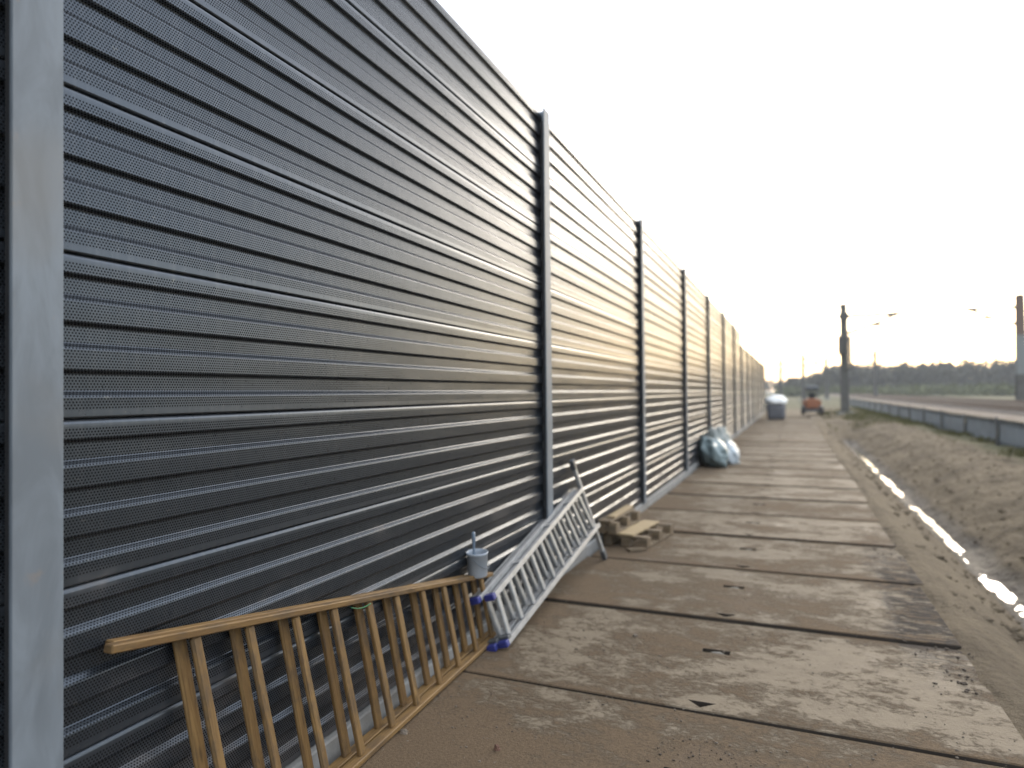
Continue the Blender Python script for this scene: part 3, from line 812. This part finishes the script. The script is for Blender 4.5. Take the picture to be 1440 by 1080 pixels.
# ------------------------------------------------------------------ tracks
def track(xc, label):
    t = empty('railway_track', (xc, 0, 0.55), label, 'railway track', 'railway tracks')
    for s in (-1, 1):
        bm = bmesh.new()
        sec = [(-.075, 0), (.075, 0), (.075, .012), (.012, .03), (.012, .12), (.036, .132), (.036, .17), (-.036, .17), (-.036, .132), (-.012, .12), (-.012, .03), (-.075, .012)]
        ra = [bm.verts.new((xc+s*0.753+u, -10, 0.655+v)) for u, v in sec]; rb = [bm.verts.new((xc+s*0.753+u, 255, 0.655+v)) for u, v in sec]
        for i in range(12): bm.faces.new((ra[i], ra[(i+1) % 12], rb[(i+1) % 12], rb[i]))
        link('rail', finish(bm, 'rail'), M['rail'], t)
    vv, ff = [], []
    for j in range(330):
        y = 8+0.6*j; b = len(vv)
        for z in (0.45, 0.65):
            vv += [(xc-1.3, y, z), (xc+1.3, y, z), (xc+1.3, y+0.26, z), (xc-1.3, y+0.26, z)]
        ff += [(b+4, b+5, b+6, b+7), (b, b+1, b+5, b+4), (b+1, b+2, b+6, b+5), (b+2, b+3, b+7, b+6), (b+3, b, b+4, b+7)]
    me = bpy.data.meshes.new('sleepers'); me.from_pydata(vv, [], ff)
    tag(link('sleepers', me, M['sleeper'], t), kind='stuff')
track(9.9, 'nearer railway track on brown ballast behind the blue fence')
track(14.1, 'farther railway track on brown ballast, before the rusty mast')

# ------------------------------------------------------------------ low film fence along the bank
fn = empty('film_fence', (5.67, 40, 0), 'low blue grey film fence with stakes along the bank', 'fence')
fy = [8+4.05*j for j in range(19)]
rf = random.Random(9)
for j, y in enumerate(fy):
    zg = ground_z(5.67, y)
    beam('stake', (5.64, y, zg-0.3), (5.64+rf.uniform(-.02, .02), y+rf.uniform(-.03, .03), zg+0.83+rf.uniform(-.03, .05)), 0.05, 0.05, M['stake'], fn, side=(0, 1, 0))
    if j == len(fy)-1: break
    bm = bmesh.new(); n = 14
    rows = []
    for i in range(n+1):
        yy = y+4.05*i/n; zz = -0.03+0.02*noise.noise((yy*0.15, 0, 0))
        rows.append([bm.verts.new((5.68+0.03*noise.noise((yy*1.7, k*0.8, j)), yy, zz-0.06+k*(0.84-0.015*math.sin(i/n*math.pi))/4)) for k in range(5)])
    for a, b in zip(rows, rows[1:]):
        for k in range(4): bm.faces.new((a[k], a[k+1], b[k+1], b[k]))
    bmesh.ops.solidify(bm, geom=bm.faces[:], thickness=0.006)
    link('film_sheet', finish(bm, 'film_sheet', True), M['film'], fn)

# ------------------------------------------------------------------ woods beyond
rt_ = random.Random(21)
def leaf_cloud(vv, ff, c, rx, ry, rz, n, s, rnd):
    for _ in range(n):
        while True:
            p = Vector((rnd.uniform(-1, 1), rnd.uniform(-1, 1), rnd.uniform(-1, 1)))
            if p.length < 1: break
        k = 0.75+0.35*noise.noise(Vector((p.x*1.7+c[0], p.y*1.7+c[1], p.z*1.7)))
        p = Vector((c[0]+p.x*rx*k, c[1]+p.y*ry*k, c[2]+p.z*rz*k))
        a = Vector((rnd.gauss(0, 1), rnd.gauss(0, 1), rnd.gauss(0, 1))).normalized(); b = a.orthogonal().normalized()
        c2 = a.cross(b); q = s*rnd.uniform(0.6, 1.3); i = len(vv)
        vv += [tuple(p+b*q), tuple(p+c2*q*0.7), tuple(p-b*q*0.8), tuple(p-c2*q*0.6)]
        ff.append((i, i+1, i+2, i+3))
vv, ff, tv, tf = [], [], [], []
for j in range(300):
    x = rt_.uniform(-3, 78) if j < 230 else rt_.uniform(78, 190); y = rt_.uniform(212, 262)
    h = 5.6+5.2*sstep(-2, 16, x)+rt_.uniform(-0.9, 0.9)
    if rt_.random() < 0.05: h *= 1.1
    h *= 0.94 if y < 235 else 1.04
    rx = rt_.uniform(2.4, 4.0)
    leaf_cloud(vv, ff, (x, y, h*0.50), rx, rx, h*0.52, 240, 0.5, rt_)
    b = len(tv)
    for z, r in ((-0.3, 0.18), (h*0.8, 0.05)):
        tv += [(x+r, y, z), (x, y+r, z), (x-r, y, z), (x, y-r, z)]
    tf += [(b+k, b+(k+1) % 4, b+4+(k+1) % 4, b+4+k) for k in range(4)]
for j in range(60):                              # farther and lower on the left
    x = rt_.uniform(-55, 22); y = rt_.uniform(330, 400); h = rt_.uniform(5.5, 8.5)
    leaf_cloud(vv, ff, (x, y, h*0.55), 3.2, 3.2, h*0.5, 150, 0.6, rt_)
me = bpy.data.meshes.new('distant_wood'); me.from_pydata(vv, [], ff)
tag(link('distant_wood', me, M['leafA']), 'grey green wood along the horizon behind the railway', 'woods', kind='stuff')
me = bpy.data.meshes.new('distant_trunks'); me.from_pydata(tv, [], tf)
tag(link('distant_trunks', me, M['bark']), 'tree trunks inside the distant wood', 'woods', kind='stuff')
vv, ff = [], []
for j in range(700):
    x = rt_.uniform(-4, 90); y = rt_.uniform(165, 208) if j < 220 else rt_.uniform(205, 214)
    if y < 204 and x < 14: continue
    leaf_cloud(vv, ff, (x, y, 1.0), rt_.uniform(1.8, 3.2), 2.0, rt_.uniform(1.4, 2.7), 85, 0.36, rt_)
me = bpy.data.meshes.new('scrub'); me.from_pydata(vv, [], ff)
tag(link('scrub', me, M['leafB']), 'olive green scrub in front of the distant wood', 'scrub', kind='stuff')

# ------------------------------------------------------------------ grass on the bank, by the fence and the mast foot
vv, ff = [], []
def blade(x, y, h, rnd):
    z = ground_z(x, y)-0.01; a = rnd.uniform(0, 6.28); lean = rnd.uniform(0.1, 0.6)*h; b = rnd.uniform(0, 6.28)
    w = 0.008+h*0.02; i = len(vv); dx, dy = math.cos(a)*w, math.sin(a)*w
    lx, ly = math.cos(b)*lean, math.sin(b)*lean
    vv.extend([(x-dx, y-dy, z), (x+dx, y+dy, z), (x+dx*0.6+lx*0.4, y+dy*0.6+ly*0.4, z+h*0.6), (x+lx, y+ly, z+h)])
    ff.append((i, i+1, i+2, i+3))
rg = random.Random(31)
for j in range(15000):
    y = 10+60*rg.random()**1.3; x = 5.45+rg.gauss(0, 0.32)
    if noise.noise((x*0.9, y*0.5, 2.2)) < -0.05: continue
    blade(x, y, rg.uniform(0.06, 0.24), rg)
for j in range(5000):
    y = rg.uniform(38, 60); x = rg.uniform(1.6, 5.3)
    if noise.noise((x*0.7, y*0.4, 5.2)) < 0.0: continue
    blade(x, y, rg.uniform(0.08, 0.32), rg)
me = bpy.data.meshes.new('verge_grass'); me.from_pydata(vv, [], ff)
tag(link('verge_grass', me, M['grass']), 'sparse green grass along the foot of the film fence', 'grass', kind='stuff')

# ------------------------------------------------------------------ grit, clods and stones
ICO = []
bm = bmesh.new(); bmesh.ops.create_icosphere(bm, subdivisions=1, radius=1.0)
bm.verts.ensure_lookup_table()
ICV = [v.co.copy() for v in bm.verts]; ICF = [tuple(v.index for v in f.verts) for f in bm.faces]; bm.free()
def pebbles(name, spots, mat, label, cat):
    vv, ff = [], []
    for x, y, z, s in spots:
        b = len(vv); sd_ = random.uniform(0, 50); a = random.uniform(0, 6.28); ca, sa = math.cos(a), math.sin(a)
        fx, fy, fz = random.uniform(0.8, 1.5), random.uniform(0.6, 1.0), random.uniform(0.35, 0.75)
        for p in ICV:
            k = 1+0.35*noise.noise(p*1.3+Vector((sd_, 0, 0)))
            u, v, w = p.x*s*fx*k, p.y*s*fy*k, p.z*s*fz*k
            vv.append((x+u*ca-v*sa, y+u*sa+v*ca, z+w+s*fz*0.45))
        ff += [tuple(b+i for i in f) for f in ICF]
    me = bpy.data.meshes.new(name); me.from_pydata(vv, [], ff)
    return tag(link(name, me, mat), label, cat, kind='stuff')
rp = random.Random(12)
sp = []
for j in range(5200):
    y = 1.9+ (rp.random()**1.9)*9; x = rp.uniform(-1.88, 0.98)
    d = noise.noise((x*1.3, y*1.6, 4.4))+ (0.25 if y < 3.6 else 0) + (0.35 if x < -1.55 else 0)
    if d < 0.12: continue
    sp.append((x, y, -0.003, 0.0016+0.0065*rp.random()**3.2))
pebbles('grit', sp, M['stone'], 'fine grit and gravel scattered over the nearest slabs', 'gravel')
sp = []
for j in range(700):
    y = rp.uniform(4.3, 9.6); x = 1.06-abs(rp.gauss(0, 0.20))
    if noise.noise((x*2, y*1.1, 1.4)) < -0.1: continue
    sp.append((x, y, -0.008, 0.003+0.011*rp.random()**3))
pebbles('mud_clods', sp, M['clod'], 'dark dried mud clods along the outer slab edge', 'mud')
sp = []
for j in range(4200):
    y = 6+30*rp.random()**1.7; x = rp.uniform(2.7, 5.0) if rp.random() < 0.75 else rp.uniform(1.05, 2.2)
    sp.append((x, y, ground_z(x, y)-0.012, 0.008+0.05*rp.random()**3))
pebbles('soil_lumps', sp, M['soil'], 'lumps of sandy soil on the ditch banks', 'soil')
sp = []
for j in range(700):
    y = 1.5+20*rp.random()**1.5
    sp.append((rp.uniform(-1.955, -1.90), y, -0.04, 0.005+0.015*rp.random()**2))
pebbles('strip_gravel', sp, M['stone'], 'gravel in the narrow strip between slabs and barrier', 'gravel')
sp = []
for j in range(1500):
    x = rp.gauss(-0.75, 0.5); y = rp.uniform(1.95, 3.58)
    if x < -1.8 or noise.noise((x*2.3, y*2.3, 8.4)) < 0.05: continue
    sp.append((x, y, -0.003, 0.0018+0.0055*rp.random()**2.5))
pebbles('dirt_crumbs', sp, M['clod'], 'dark dirt crumbs on the slab nearest the viewer', 'dirt')
def stone(name, c, s, seed, mat, label):
    bm = bmesh.new(); bmesh.ops.create_icosphere(bm, subdivisions=3, radius=1.0)
    for v in bm.verts:
        p = v.co.copy(); k = 1+0.45*noise.fractal(p*1.2+Vector((seed, 0, 0)), 1.0, 2.0, 4)
        v.co = Vector((p.x*s[0]*k, p.y*s[1]*k, max(p.z*s[2]*k, -0.55*s[2])))
    tag(link(name, finish(bm, name), mat, None, Matrix.Translation((c[0], c[1], -0.006+0.5*s[2]))), label, 'stone', 'loose stones on the slabs')
stone('stone', (-1.79, 2.83, 0), (0.020, 0.016, 0.014), 3.1, M['stone'], 'brown stone on the slab close to the wooden ladder')
stone('stone', (-1.30, 2.86, 0), (0.015, 0.012, 0.019), 6.4, M['redstone'], 'upright reddish clod near the bottom edge of the picture')
stone('stone', (-1.02, 4.55, 0), (0.018, 0.016, 0.010), 9.2, M['stone'], 'flat dark stone on the second slab, left of the slot')

# ------------------------------------------------------------------ thin haze over the plain
gz = G('thin_haze'); gz.n.remove(gz.b)
pv = gz.n.new('ShaderNodeVolumePrincipled'); pv.inputs['Color'].default_value = (0.93, 0.95, 0.98, 1); pv.inputs['Density'].default_value = 0.0006
gz.l.new(pv.outputs[0], gz.n['Material Output'].inputs['Volume'])
bm = bmesh.new(); bm_box(bm, (-905, -65, -2.2), (905, 1805, 14.0))
tag(link('haze', finish(bm, 'haze'), gz.m), kind='stuff')
